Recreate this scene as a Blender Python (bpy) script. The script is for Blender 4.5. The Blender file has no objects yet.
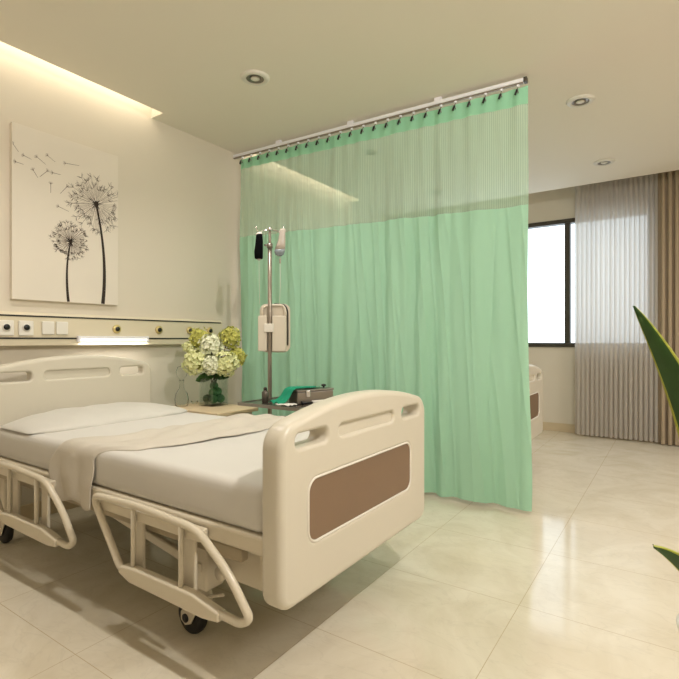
import bpy, bmesh, math, random
from mathutils import noise
from mathutils import Vector, Matrix
R = random.Random(7)
PI = math.pi
scene = bpy.context.scene
COL = scene.collection

# ------------------------------------------------------------------ materials
def mat(name, col, rough=0.5, metal=0.0, spec=0.5, bump=0.0, bscale=60.0, var=0.0, vscale=4.0, coat=0.0):
    m = bpy.data.materials.new(name); m.use_nodes = True
    nt = m.node_tree; b = nt.nodes['Principled BSDF']
    b.inputs['Base Color'].default_value = (*col, 1); b.inputs['Roughness'].default_value = rough
    b.inputs['Metallic'].default_value = metal; b.inputs['Specular IOR Level'].default_value = spec
    if coat: b.inputs['Coat Weight'].default_value = coat
    tc = nt.nodes.new('ShaderNodeTexCoord')
    if var:
        n = nt.nodes.new('ShaderNodeTexNoise'); n.inputs['Scale'].default_value = vscale; n.inputs['Detail'].default_value = 4
        nt.links.new(tc.outputs['Object'], n.inputs['Vector'])
        mx = nt.nodes.new('ShaderNodeMix'); mx.data_type = 'RGBA'
        mx.inputs[6].default_value = (*[c * (1 - var) for c in col], 1); mx.inputs[7].default_value = (*[min(1, c * (1 + var)) for c in col], 1)
        nt.links.new(n.outputs['Fac'], mx.inputs[0]); nt.links.new(mx.outputs[2], b.inputs['Base Color'])
    if bump:
        n2 = nt.nodes.new('ShaderNodeTexNoise'); n2.inputs['Scale'].default_value = bscale; n2.inputs['Detail'].default_value = 3
        nt.links.new(tc.outputs['Object'], n2.inputs['Vector'])
        bp = nt.nodes.new('ShaderNodeBump'); bp.inputs['Strength'].default_value = bump; bp.inputs['Distance'].default_value = 0.01
        nt.links.new(n2.outputs['Fac'], bp.inputs['Height']); nt.links.new(bp.outputs['Normal'], b.inputs['Normal'])
    return m

def emit(name, col, s):
    m = bpy.data.materials.new(name); m.use_nodes = True
    b = m.node_tree.nodes['Principled BSDF']
    b.inputs['Base Color'].default_value = (*col, 1)
    b.inputs['Emission Color'].default_value = (*col, 1); b.inputs['Emission Strength'].default_value = s
    return m

def cloth(name, col, transl=0.3, transp=0.0, stripe=0.0, sscale=60.0, axis=1):
    """diffuse + translucent weave; transp lets that share of light straight through (an open mesh)"""
    m = bpy.data.materials.new(name); m.use_nodes = True
    nt = m.node_tree; nt.nodes.remove(nt.nodes['Principled BSDF']); out = nt.nodes['Material Output']
    d = nt.nodes.new('ShaderNodeBsdfDiffuse'); t = nt.nodes.new('ShaderNodeBsdfTranslucent')
    d.inputs[0].default_value = (*col, 1); t.inputs[0].default_value = (*col, 1)
    tc = nt.nodes.new('ShaderNodeTexCoord')
    n = nt.nodes.new('ShaderNodeTexNoise'); n.inputs['Scale'].default_value = 220
    nt.links.new(tc.outputs['Object'], n.inputs['Vector'])
    bp = nt.nodes.new('ShaderNodeBump'); bp.inputs['Strength'].default_value = 0.12; bp.inputs['Distance'].default_value = 0.002
    nt.links.new(n.outputs['Fac'], bp.inputs['Height']); nt.links.new(bp.outputs['Normal'], d.inputs['Normal'])
    mx = nt.nodes.new('ShaderNodeMixShader'); mx.inputs[0].default_value = transl
    nt.links.new(d.outputs[0], mx.inputs[1]); nt.links.new(t.outputs[0], mx.inputs[2])
    last = mx
    if transp:
        tr = nt.nodes.new('ShaderNodeBsdfTransparent')
        m2 = nt.nodes.new('ShaderNodeMixShader'); m2.inputs[0].default_value = transp
        nt.links.new(mx.outputs[0], m2.inputs[1]); nt.links.new(tr.outputs[0], m2.inputs[2]); last = m2
        if stripe:
            w = nt.nodes.new('ShaderNodeTexWave'); w.wave_type = 'BANDS'; w.bands_direction = 'XYZ'[axis]
            w.inputs['Scale'].default_value = sscale; w.inputs['Distortion'].default_value = 0.6
            nt.links.new(tc.outputs['Object'], w.inputs['Vector'])
            mr = nt.nodes.new('ShaderNodeMapRange'); mr.inputs[3].default_value = transp - stripe; mr.inputs[4].default_value = transp + stripe
            nt.links.new(w.outputs['Fac'], mr.inputs[0]); nt.links.new(mr.outputs[0], m2.inputs[0])
    nt.links.new(last.outputs[0], out.inputs[0])
    return m

def glass(name, tint=(1, 1, 1), refl=0.12):
    m = bpy.data.materials.new(name); m.use_nodes = True
    nt = m.node_tree; nt.nodes.remove(nt.nodes['Principled BSDF']); out = nt.nodes['Material Output']
    tr = nt.nodes.new('ShaderNodeBsdfTransparent'); tr.inputs[0].default_value = (*tint, 1)
    g = nt.nodes.new('ShaderNodeBsdfGlossy'); g.inputs['Roughness'].default_value = 0.03
    lw = nt.nodes.new('ShaderNodeLayerWeight'); lw.inputs[0].default_value = refl
    mx = nt.nodes.new('ShaderNodeMixShader')
    nt.links.new(lw.outputs['Fresnel'], mx.inputs[0]); nt.links.new(tr.outputs[0], mx.inputs[1]); nt.links.new(g.outputs[0], mx.inputs[2])
    nt.links.new(mx.outputs[0], out.inputs[0])
    return m

def floor_mat():
    m = bpy.data.materials.new('polished_marble_tile'); m.use_nodes = True
    nt = m.node_tree; b = nt.nodes['Principled BSDF']; L = nt.links.new
    geo = nt.nodes.new('ShaderNodeNewGeometry'); sep = nt.nodes.new('ShaderNodeSeparateXYZ'); L(geo.outputs['Position'], sep.inputs[0])
    def seam(sock, off):
        a = nt.nodes.new('ShaderNodeMath'); a.operation = 'SUBTRACT'; L(sock, a.inputs[0]); a.inputs[1].default_value = off
        d = nt.nodes.new('ShaderNodeMath'); d.operation = 'PINGPONG'; L(a.outputs[0], d.inputs[0]); d.inputs[1].default_value = 0.3
        c = nt.nodes.new('ShaderNodeMath'); c.operation = 'LESS_THAN'; L(d.outputs[0], c.inputs[0]); c.inputs[1].default_value = 0.0015
        return c
    sx, sy = seam(sep.outputs[0], 0.314), seam(sep.outputs[1], 0.534)
    mx = nt.nodes.new('ShaderNodeMath'); mx.operation = 'MAXIMUM'; L(sx.outputs[0], mx.inputs[0]); L(sy.outputs[0], mx.inputs[1])
    n = nt.nodes.new('ShaderNodeTexNoise'); n.inputs['Scale'].default_value = 2.2; n.inputs['Detail'].default_value = 9; n.inputs['Roughness'].default_value = .62; n.inputs['Distortion'].default_value = 1.4
    L(geo.outputs['Position'], n.inputs['Vector'])
    cr = nt.nodes.new('ShaderNodeValToRGB'); e = cr.color_ramp.elements
    e[0].position = .30; e[0].color = (*FLOOR_LO, 1); e[1].position = .62; e[1].color = (*FLOOR_HI, 1)
    L(n.outputs['Fac'], cr.inputs[0])
    n2 = nt.nodes.new('ShaderNodeTexNoise'); n2.inputs['Scale'].default_value = 5.5; n2.inputs['Detail'].default_value = 6; n2.inputs['Distortion'].default_value = 2.6
    mp = nt.nodes.new('ShaderNodeMapping'); mp.inputs['Scale'].default_value = (1, .45, 1); mp.inputs['Rotation'].default_value = (0, 0, .5)
    L(geo.outputs['Position'], mp.inputs[0]); L(mp.outputs[0], n2.inputs['Vector'])
    v = nt.nodes.new('ShaderNodeValToRGB'); e = v.color_ramp.elements
    e[0].position = .475; e[0].color = (0, 0, 0, 1); e[1].position = .5; e[1].color = (1, 1, 1, 1)
    x = v.color_ramp.elements.new(.525); x.color = (0, 0, 0, 1)
    L(n2.outputs['Fac'], v.inputs[0])
    vm = nt.nodes.new('ShaderNodeMath'); vm.operation = 'MULTIPLY'; L(v.outputs[0], vm.inputs[0]); vm.inputs[1].default_value = .12
    mv = nt.nodes.new('ShaderNodeMix'); mv.data_type = 'RGBA'; L(vm.outputs[0], mv.inputs[0]); L(cr.outputs[0], mv.inputs[6]); mv.inputs[7].default_value = (*[c * .62 for c in FLOOR_LO], 1)
    ms = nt.nodes.new('ShaderNodeMix'); ms.data_type = 'RGBA'; L(mx.outputs[0], ms.inputs[0]); L(mv.outputs[2], ms.inputs[6]); ms.inputs[7].default_value = (.54, .44, .29, 1)
    L(ms.outputs[2], b.inputs['Base Color'])
    rr = nt.nodes.new('ShaderNodeMapRange'); L(n.outputs['Fac'], rr.inputs[0]); rr.inputs[3].default_value = .07; rr.inputs[4].default_value = .14
    L(rr.outputs[0], b.inputs['Roughness']); b.inputs['Specular IOR Level'].default_value = .55
    return m

FLOOR_LO = (.66, .585, .445); FLOOR_HI = (.77, .705, .575)
M = {}
M['wall'] = mat('beige_wallpaper', (.72, .65, .54), .85, bump=.06, bscale=160)
M['farwall'] = mat('tan_wall_paint', (.58, .51, .40), .85)
M['ceiling'] = mat('warm_ceiling_paint', (.85, .79, .69), .9)
M['skirt'] = mat('skirting_tile', (.62, .50, .33), .35, var=.1, vscale=9)
M['frame'] = mat('dark_window_frame', (.062, .050, .036), .4, metal=.3)
M['floor'] = floor_mat()
M['bed'] = mat('cream_bed_plastic', (.64, .59, .485), .34, bump=.02, bscale=300)
M['bedmetal'] = mat('cream_painted_steel', (.68, .61, .48), .3, coat=.2)
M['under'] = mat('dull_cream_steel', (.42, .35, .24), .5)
M['brown'] = mat('brown_panel_laminate', (.20, .125, .072), .45, var=.08, vscale=3)
M['groove'] = mat('brown_groove', (.16, .09, .045), .5)
M['sheet'] = mat('off_white_sheet', (.66, .635, .59), .85, bump=.10, bscale=9)
M['pillow'] = mat('white_pillow_cotton', (.63, .605, .55), .85, bump=.12, bscale=10)
M['blanket'] = mat('beige_blanket', (.60, .55, .47), .9, bump=.25, bscale=14)
M['rubber'] = mat('black_rubber', (.012, .011, .010), .55)
M['chrome'] = mat('chrome', (.75, .74, .76), .2, metal=1)
M['rail'] = mat('satin_aluminium', (.95, .94, 1.0), .3, metal=.1, spec=.8)
M['steel'] = mat('brushed_steel', (.30, .265, .23), .35, metal=.9)
M['pole'] = mat('warm_steel_pole', (.33, .28, .23), .35, metal=.6)
M['darktray'] = mat('dark_tray', (.10, .085, .07), .25, metal=.4)
M['black'] = mat('black_plastic', (.008, .008, .008), .4)
M['blackbag'] = mat('black_pouch', (.003, .003, .004), .95, spec=.1)
M['white'] = mat('white_plastic', (.80, .76, .68), .4)
M['ring'] = mat('white_lamp_ring', (.74, .70, .62), .35)
M['pump'] = mat('cream_device_plastic', (.70, .63, .52), .45)
M['wood'] = mat('light_maple', (.70, .555, .36), .4, var=.12, vscale=14)
M['cabinet'] = mat('cream_laminate', (.60, .52, .39), .45)
M['art'] = mat('pale_canvas', (.77, .70, .60), .85, var=.05, vscale=2.5)
M['ink'] = mat('dark_brown_ink', (.030, .018, .012), .8)
M['inklight'] = mat('brown_ink', (.13, .085, .06), .8)
M['panel'] = mat('ivory_head_panel', (.72, .64, .48), .35)
M['brass'] = mat('pale_brass', (.68, .55, .25), .3, metal=.5)
M['diff'] = emit('lit_diffuser', (1, .97, .90), 1.8)
M['glass'] = glass('clear_glass', (.93, .955, .94), .22)
M['thinglass'] = glass('faint_glass', (.97, .975, .97), .07)
M['winglass'] = glass('window_glass', (1, 1, 1), .05)
M['greencloth'] = mat('surgical_green_cloth', (.006, .27, .15), .9, bump=.2, bscale=30)
M['paper'] = mat('white_gauze', (.78, .74, .68), .9)
M['leafdark'] = mat('leaf_green', (.02, .075, .008), .4, var=.5, vscale=18)
M['leafedge'] = mat('leaf_margin', (.38, .40, .055), .45)
M['pot'] = mat('white_glazed_pot', (.75, .72, .66), .25)
M['soil'] = mat('dark_soil', (.04, .025, .015), .95, bump=.6, bscale=40)
M['bloomw'] = mat('cream_petals', (.86, .88, .66), .7, var=.10, vscale=40)
M['bloomg'] = mat('lime_petals', (.56, .55, .13), .7, var=.25, vscale=40)
M['bloomy'] = mat('pale_lime_petals', (.78, .80, .42), .7, var=.2, vscale=40)
M['stem'] = mat('dark_stem', (.05, .05, .02), .6)
M['foliage'] = mat('leaf_foliage', (.04, .12, .02), .5)
M['fruit'] = mat('mossy_green', (.025, .11, .02), .6, bump=.3, bscale=60, var=.35, vscale=30)
M['ivbag'] = mat('cloudy_bag', (.50, .44, .38), .25)
M['ivfluid'] = mat('grey_blue_fluid', (.23, .27, .29), .2)
M['curtain'] = cloth('green_curtain_cloth', (.45, .745, .55), .22)
M['band'] = cloth('green_curtain_band', (.36, .72, .48), .22)
M['mesh'] = cloth('green_open_mesh', (.54, .80, .60), .22, .43, .08, 24, 1)
M['sheer'] = cloth('white_sheer_voile', (.74, .69, .63), .5, .16)
M['drape'] = cloth('tan_drape_cloth', (.44, .345, .24), .12)

# ------------------------------------------------------------------ mesh helpers
class MB:
    def __init__(s): s.v = []; s.f = []; s.mi = []; s.sm = []
    def add(s, verts, faces, mi=0, smooth=True):
        o = len(s.v); s.v += [tuple(p) for p in verts]
        for f in faces: s.f.append([i + o for i in f]); s.mi.append(mi); s.sm.append(smooth)
        return s
    def box(s, x0, x1, y0, y1, z0, z1, mi=0):
        v = [(x, y, z) for x in (x0, x1) for y in (y0, y1) for z in (z0, z1)]
        return s.add(v, [(0, 1, 3, 2), (4, 6, 7, 5), (0, 4, 5, 1), (2, 3, 7, 6), (0, 2, 6, 4), (1, 5, 7, 3)], mi, False)
    def tube(s, pts, r, n=10, closed=False, mi=0, caps=True):
        P = [Vector(p) for p in pts]; k = len(P)
        rad = r if isinstance(r, (list, tuple)) else [r] * k
        T = []
        for i in range(k):
            a = P[i - 1] if (i > 0 or closed) else P[i]; b = P[(i + 1) % k] if (i < k - 1 or closed) else P[i]
            T.append((b - a).normalized())
        up = Vector((0, 0, 1)) if abs(T[0].z) < .9 else Vector((1, 0, 0))
        nrm = T[0].cross(up).normalized(); V = []; F = []
        for i in range(k):
            nrm = (nrm - T[i] * nrm.dot(T[i])).normalized(); bn = T[i].cross(nrm)
            for j in range(n):
                a = 2 * PI * j / n; V.append(P[i] + (nrm * math.cos(a) + bn * math.sin(a)) * rad[i])
        for i in range(k if closed else k - 1):
            for j in range(n):
                i2 = (i + 1) % k; F.append((i * n + j, i * n + (j + 1) % n, i2 * n + (j + 1) % n, i2 * n + j))
        if caps and not closed: F.append(tuple(range(n - 1, -1, -1))); F.append(tuple((k - 1) * n + j for j in range(n)))
        return s.add(V, F, mi)
    def lathe(s, prof, c=(0, 0, 0), n=24, mi=0, axis='z'):
        V = []; F = []; k = len(prof)
        for (r, h) in prof:
            for j in range(n):
                a = 2 * PI * j / n; p = (r * math.cos(a), r * math.sin(a), h)
                if axis == 'y': p = (p[0], p[2], p[1])
                if axis == 'x': p = (p[2], p[0], p[1])
                V.append((p[0] + c[0], p[1] + c[1], p[2] + c[2]))
        for i in range(k - 1):
            for j in range(n): F.append((i * n + j, i * n + (j + 1) % n, (i + 1) * n + (j + 1) % n, (i + 1) * n + j))
        F.append(tuple(range(n - 1, -1, -1))); F.append(tuple((k - 1) * n + j for j in range(n)))
        return s.add(V, F, mi)
    def ball(s, c, rx, ry=None, rz=None, n=12, mi=0):
        ry = ry or rx; rz = rz or rx; m = n // 2 + 1; V = []; F = []
        for i in range(1, m):
            t = PI * i / m
            for j in range(n):
                a = 2 * PI * j / n; V.append((c[0] + rx * math.sin(t) * math.cos(a), c[1] + ry * math.sin(t) * math.sin(a), c[2] + rz * math.cos(t)))
        V.append((c[0], c[1], c[2] + rz)); V.append((c[0], c[1], c[2] - rz)); q = len(V)
        for i in range(m - 2):
            for j in range(n): F.append((i * n + j, (i + 1) * n + j, (i + 1) * n + (j + 1) % n, i * n + (j + 1) % n))
        for j in range(n):
            F.append((q - 2, j, (j + 1) % n)); F.append((q - 1, (m - 2) * n + (j + 1) % n, (m - 2) * n + j))
        return s.add(V, F, mi)
    def grid(s, fn, nu, nv, mi=0, closed_u=False):
        V = [fn(i / nu, j / nv) for i in range(nu + 1) for j in range(nv + 1)]
        F = [(i * (nv + 1) + j, (i + 1) * (nv + 1) + j, (i + 1) * (nv + 1) + j + 1, i * (nv + 1) + j + 1) for i in range(nu) for j in range(nv)]
        return s.add(V, F, mi)
    def prism(s, outline, a0, a1, axis='x', mi=0):
        """outline: 2D points in the two other axes, in xyz order"""
        def p3(p, a): return {'x': (a, p[0], p[1]), 'y': (p[0], a, p[1]), 'z': (p[0], p[1], a)}[axis]
        k = len(outline); V = [p3(p, a0) for p in outline] + [p3(p, a1) for p in outline]
        F = [tuple(range(k)), tuple(range(2 * k - 1, k - 1, -1))] + [(i, i + k, (i + 1) % k + k, (i + 1) % k) for i in range(k)]
        return s.add(V, F, mi, False)
    def build(s, name, mats, parent=None, bevel=0, seg=2, solid=0, sub=0, origin=None):
        me = bpy.data.meshes.new(name)
        off = Vector(origin) if origin else Vector((0, 0, 0))
        me.from_pydata([tuple(Vector(p) - off) for p in s.v], [], s.f)
        for m in (mats if isinstance(mats, (list, tuple)) else [mats]): me.materials.append(m)
        for p, mi, sm in zip(me.polygons, s.mi, s.sm): p.material_index = mi; p.use_smooth = sm
        bm = bmesh.new(); bm.from_mesh(me); bmesh.ops.recalc_face_normals(bm, faces=bm.faces)
        bm.to_mesh(me); bm.free()
        o = bpy.data.objects.new(name, me); COL.objects.link(o)
        if parent is not None: o.parent = parent
        if origin: o.location = off
        if solid: d = o.modifiers.new('solid', 'SOLIDIFY'); d.thickness = solid; d.offset = 0
        if bevel: d = o.modifiers.new('bevel', 'BEVEL'); d.width = bevel; d.segments = seg; d.limit_method = 'ANGLE'; d.angle_limit = .7; d.harden_normals = False
        if sub: d = o.modifiers.new('sub', 'SUBSURF'); d.levels = sub; d.render_levels = sub
        return o

def thing(name, label, cat, loc=(0, 0, 0), group=None):
    o = bpy.data.objects.new(name, None); COL.objects.link(o); o.location = loc; o.empty_display_size = .1
    return tag(o, label, cat, group)
def tag(o, label, cat, group=None):
    o['label'] = label; o['category'] = cat
    if group: o['group'] = group
    return o
def struct(o): o['kind'] = 'structure'; return o
def copy_tree(o, parent=None):
    c = o.copy(); COL.objects.link(c)
    if parent is not None: c.parent = parent
    for ch in list(o.children): copy_tree(ch, c)
    return c

def arc(cx, cy, r, a0, a1, n=6):
    return [(cx + r * math.cos(math.radians(a0 + (a1 - a0) * i / n)), cy + r * math.sin(math.radians(a0 + (a1 - a0) * i / n))) for i in range(n + 1)]
def rrect(x0, x1, z0, z1, r, n=6):
    return arc(x1 - r, z0 + r, r, -90, 0, n) + arc(x1 - r, z1 - r, r, 0, 90, n) + arc(x0 + r, z1 - r, r, 90, 180, n) + arc(x0 + r, z0 + r, r, 180, 270, n)

def board(name, outer, holes, y0, th, b, m, parent, hb=None):
    """upright board in the xz plane with rounded rims and real through-holes"""
    bm = bmesh.new(); fronts = []; backs = []
    def area(l): return sum(l[i][0] * l[(i + 1) % len(l)][1] - l[(i + 1) % len(l)][0] * l[i][1] for i in range(len(l)))
    for k, loop in enumerate([outer] + holes):
        l = list(loop); bb = b if k == 0 else (hb or b)
        if (area(l) > 0) != (k == 0): l.reverse()
        n = len(l); nr = []
        for i in range(n):
            a = Vector(l[i - 1]); c = Vector(l[(i + 1) % n]); t = (c - a).normalized(); nr.append(Vector((-t.y, t.x)))
        steps = [(bb * (1 - math.sin(q)), bb * (1 - math.cos(q))) for q in [PI / 2 * i / 4 for i in range(5)]]   # (inset, depth)
        steps = [(bb * (1 - math.sin(PI / 2 * i / 4)), bb * (1 - math.cos(PI / 2 * i / 4))) for i in range(5)]
        rings = [(ins, y0 + dep) for ins, dep in steps] + [(ins, y0 + th - dep) for ins, dep in reversed(steps)]
        VV = [[bm.verts.new((l[i][0] + nr[i].x * ins, y, l[i][1] + nr[i].y * ins)) for i in range(n)] for ins, y in rings]
        for a, c in zip(VV, VV[1:]):
            for i in range(n):
                f = bm.faces.new((a[i], a[(i + 1) % n], c[(i + 1) % n], c[i])); f.smooth = True
        fronts.append(VV[0]); backs.append(VV[-1])
    for loops in (fronts, backs):
        es = [bm.edges.get((l[i], l[(i + 1) % len(l)])) for l in loops for i in range(len(l))]
        bmesh.ops.triangle_fill(bm, use_beauty=True, edges=es)
    bmesh.ops.recalc_face_normals(bm, faces=bm.faces)
    me = bpy.data.meshes.new(name); bm.to_mesh(me); bm.free(); me.materials.append(m)
    o = bpy.data.objects.new(name, me); COL.objects.link(o); o.parent = parent
    return o

# ------------------------------------------------------------------ the room
ZC = 2.767; ZT = 3.0
YA = 3.26; XW = 6.38; XB = -2.2; YB = -3.0; XP = 5.9
struct(MB().box(XB, XW + .12, YB, YA + .12, -.1, 0).build('floor', M['floor']))
c = MB()
c.box(XB, XP, YB, 3.12, ZC, ZT)
for a, b in ((XB, .3), (2.29, 3.25), (5.04, XP)): c.box(a, b, 3.12, YA, ZC, ZT)
c.box(XB, XW + .12, YB, YA + .12, ZT, ZT + .1)
struct(c.build('ceiling', M['ceiling']))
struct(MB().box(XB, XW + .12, YA, YA + .12, 0, ZT).build('wall_headboard_side', M['wall']))
WY0, WY1, WZ0, WZ1 = .2, 2.6, 1.01, 2.53
w = MB()
w.box(XW, XW + .12, YB, WY0, 0, ZT); w.box(XW, XW + .12, WY1, YA, 0, ZT)
w.box(XW, XW + .12, WY0, WY1, 0, WZ0); w.box(XW, XW + .12, WY0, WY1, WZ1, ZT)
struct(w.build('wall_window_side', M['wall']))
struct(MB().box(XB - .12, XB, YB - .12, YA + .12, 0, ZT).build('wall_back', M['farwall']))
struct(MB().box(XB, XW + .12, YB - .12, YB, 0, ZT).build('wall_entrance_side', M['farwall']))
struct(MB().box(XW - .012, XW, YB, YA, 0, .10).build('baseboard_window_side', M['skirt'], bevel=.003))
struct(MB().box(XB, XW - .012, YA - .012, YA, 0, .10).build('baseboard_headboard_side', M['skirt'], bevel=.003))
# window: frame, mullions, panes
wf = MB(); fr = .05
wf.box(XW - .02, XW + .08, WY0, WY1, WZ0, WZ0 + fr); wf.box(XW - .02, XW + .08, WY0, WY1, WZ1 - fr, WZ1)
wf.box(XW - .02, XW + .08, WY0, WY0 + fr, WZ0 + fr, WZ1 - fr); wf.box(XW - .02, XW + .08, WY1 - fr, WY1, WZ0 + fr, WZ1 - fr)
for y in (1.055, 1.87): wf.box(XW - .015, XW + .075, y - .030, y + .030, WZ0 + fr, WZ1 - fr)
win = struct(wf.build('window_1', M['frame'], bevel=.004))
MB().box(XW + .025, XW + .031, WY0 + fr, WY1 - fr, WZ0 + fr, WZ1 - fr).build('pane', M['winglass'], win)

# ------------------------------------------------------------------ downlights
def downlight(x, y, label):
    t = thing('ceiling_downlight', label, 'downlight', (x, y, ZC), 'round downlights recessed in the ceiling')
    MB().lathe([(.056, -.002), (.056, -.012), (.066, -.016), (.084, -.012), (.092, -.004), (.092, 0), (.056, 0)], n=36).build('trim_ring', M['ring'], t)
    MB().lathe([(.0558, -.001), (.0558, -.0105), (.046, -.007), (.03, -.004), (.03, -.001)], n=32).build('reflector', M['steel'], t)
    MB().lathe([(.026, -.004), (.029, -.010), (.022, -.014), (.008, -.016)], n=24).build('bulb', M['ring'], t)
    return t
downlight(2.305, 2.21, 'round ceiling downlight between the cove light and the green curtain rail')
downlight(3.80, .545, 'white ringed ceiling downlight just past the open end of the curtain rail')
downlight(5.24, .55, 'small ceiling downlight near the sheer window curtain')
downlight(3.78, 2.225, 'ceiling downlight seen through the green mesh, nearer the curtain rail')
downlight(5.21, 2.22, 'ceiling downlight seen through the green mesh low down, far from the rail')

# ------------------------------------------------------------------ hospital bed
BX, HW = 1.60, .505
def bed_outline(z0, ztop, r0=.055):
    pts = arc(BX + HW - r0, z0 + r0, r0, -90, 0)
    pts += [(BX + HW, z0 + .2), (BX + HW, ztop - .21)]
    pts += arc(BX + HW - .085, ztop - .135, .085, 0, 66, 8)
    n = 22; xa = BX + HW - .085 + .085 * math.cos(math.radians(66)); za = ztop - .135 + .085 * math.sin(math.radians(66))
    top = [(xa - (xa - BX) * i / n, za + (ztop - za) * (1 - (1 - i / n) ** 2)) for i in range(1, n + 1)]
    right = pts + top
    left = [(2 * BX - x, z) for x, z in reversed(right[:-1])]
    return right + left
def end_board(name, y0, th, z0, ztop, zs0, zs1, inlay, parent):
    holes = [rrect(BX - .435, BX - .268, zs0, zs1, .02), rrect(BX + .268, BX + .435, zs0, zs1, .02), rrect(BX - .2, BX + .195, zs0 + .002, zs1 - .002, .02)]
    if inlay: holes.append(rrect(BX - .372, BX + .352, .455, .66, .045, 8))
    o = board(name, bed_outline(z0, ztop), holes, y0, th, .022, M['bed'], parent, .012)
    MB().prism(rrect(BX - .205, BX + .2, zs0 - .003, zs1 + .003, .02), y0 + .014, y0 + th - .014, 'y').build('grip_recess', M['bed'], o)
    if inlay:
        p = MB().prism(rrect(BX - .366, BX + .346, .461, .654, .04, 8), y0 + .004, y0 + th - .004, 'y').build('inlay_panel', M['brown'], o)
        p['label'] = 'brown laminate inlay'
        MB().tube([(x, y0 + .004, z) for x, z in rrect(BX - .371, BX + .351, .456, .659, .044, 8)], .0042, 8, True).build('inlay_bead', M['white'], o)
    return o
bed = thing('hospital_bed', 'cream hospital bed with lowered side rails under the dandelion picture', 'bed', (0, 0, 0), 'hospital beds')
end_board('footboard', .947, .085, .288, .902, .766, .812, True, bed)
end_board('headboard', 2.985, .07, .288, 1.006, .868, .920, False, bed)
X0, X1 = 1.115, 2.095
f = MB()
f.box(X0, X0 + .05, 1.03, 2.99, .435, .495); f.box(X1 - .05, X1, 1.03, 2.99, .435, .495)
f.box(X0 + .05, X1 - .05, 1.03, 2.99, .465, .490)
f.build('deck_frame', M['bedmetal'], bed, bevel=.012, seg=3)
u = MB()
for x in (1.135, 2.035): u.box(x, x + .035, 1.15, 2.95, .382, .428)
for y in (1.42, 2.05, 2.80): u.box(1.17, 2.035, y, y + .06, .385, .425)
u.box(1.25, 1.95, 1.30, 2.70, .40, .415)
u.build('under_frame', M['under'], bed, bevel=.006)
for x in (1.18, 2.0):   # diagonal lift arms
    MB().prism([(1.40, .265), (1.40, .300), (2.20, .43), (2.20, .395)], x, x + .025, 'x').build('lift_arm', M['bedmetal'], bed, bevel=.005)
for x in (1.215, 1.92):   # box and round drive behind the foot rail
    d = MB().box(x, x + .07, 1.13, 1.34, .26, .40).build('drive_box', M['bedmetal'], bed, bevel=.012, seg=3)
    MB().lathe([(.024, -.035), (.024, 0), (.02, .004)], (x, 1.30, .29), n=16, axis='x').build('knob', M['bedmetal'], d)
def caster(x, y, pedal):
    fk = MB()
    fk.lathe([(.03, .142), (.034, .147), (.034, .165), (.026, .17), (.026, .335)], (x, y, 0), n=16)
    fork = fk.build('caster', M['bedmetal'], bed)
    for s in (-1, 1):
        MB().prism([(y - .028, .15), (y + .03, .15), (y + .085, .085), (y + .085, .055), (y + .06, .04), (y + .03, .052)], x + s * .030 - .004, x + s * .030 + .004, 'x').build('fork_plate', M['bedmetal'], fork, bevel=.003)
    yw, rw = y + .055, .069
    tw = [(rw - .014, -.020), (rw - .004, -.015), (rw, -.007), (rw, .007), (rw - .004, .015), (rw - .014, .020)]
    MB().lathe([(rw - .022, -.021)] + tw + [(rw - .022, .021)], (x, yw, rw), n=32, axis='x').build('wheel', M['rubber'], fork)
    MB().lathe([(.016, -.038), (.016, .038)], (x, yw, rw), n=14, axis='x').build('axle', M['black'], fork)
    if pedal: MB().tube([(x, y - .02, .155), (x - .025, y - .135, .205)], .006, 8).build('brake_pedal', M['bedmetal'], fork)
caster(1.232, 1.445, True); caster(1.968, 1.445, True); caster(1.205, 2.95, False); caster(1.995, 2.95, False)
for x in (1.187, 1.923): MB().box(x, x + .09, 1.375, 1.465, .20, .40).build('leg_column', M['bedmetal'], bed, bevel=.012, seg=3)
for x in (1.16, 1.95): MB().box(x, x + .09, 2.905, 2.98, .20, .40).build('leg_column', M['bedmetal'], bed, bevel=.012, seg=3)
def bend(pts, r=.05, n=5):
    out = [Vector(pts[0])]
    for i in range(1, len(pts) - 1):
        p = Vector(pts[i]); a = (Vector(pts[i - 1]) - p); b = (Vector(pts[i + 1]) - p)
        rr = min(r, a.length * .45, b.length * .45); A = p + a.normalized() * rr; B = p + b.normalized() * rr
        for k in range(n + 1):
            t = k / n; out.append(A * (1 - t) ** 2 + p * 2 * t * (1 - t) + B * t * t)
    return out + [Vector(pts[-1])]
def side_rail(x, dy, sg):
    o = lambda y, z: (x, y + dy, z)
    path = bend([o(1.60, .26), o(1.69, .25), o(1.885, .495), o(1.60, .505), o(1.27, .49), o(1.125, .385), o(1.035, .275), o(1.075, .25), o(1.20, .252)], .055, 6)
    r = MB().tube(path, .0135, 12).build('side_rail', M['bedmetal'], bed)
    MB().prism([(1.155 + dy, .232), (1.23 + dy, .222), (1.62 + dy, .228), (1.69 + dy, .25), (1.67 + dy, .278), (1.59 + dy, .285), (1.28 + dy, .285), (1.155 + dy, .262)], x - .018, x + .018, 'x').build('lower_bar', M['bedmetal'], r, bevel=.008, seg=3)
    for y in (1.615, 1.35):
        MB().tube([o(y, .262), o(y, .495)], .0095, 10).build('rail_post', M['bedmetal'], r)
        xa, xb = sorted((x + sg * .032, x + sg * .046)); yp = {1.615: 1.608, 1.35: 1.322}[y] + dy
        MB().box(xa, xb, yp, yp + .056, .24, .47).build('pivot_plate', M['bedmetal'], r, bevel=.004)
    xa, xb = sorted((x + sg * .012, x + sg * .050))
    MB().box(xa, xb, 1.275 + dy, 1.85 + dy, .440, .478).build('mounting_bar', M['bedmetal'], r, bevel=.005)  # bar widened so its shadow closes a lit gap beneath the bed
for dy in (0, .985):
    side_rail(1.06, dy, 1); side_rail(2.15, dy, -1)

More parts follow.
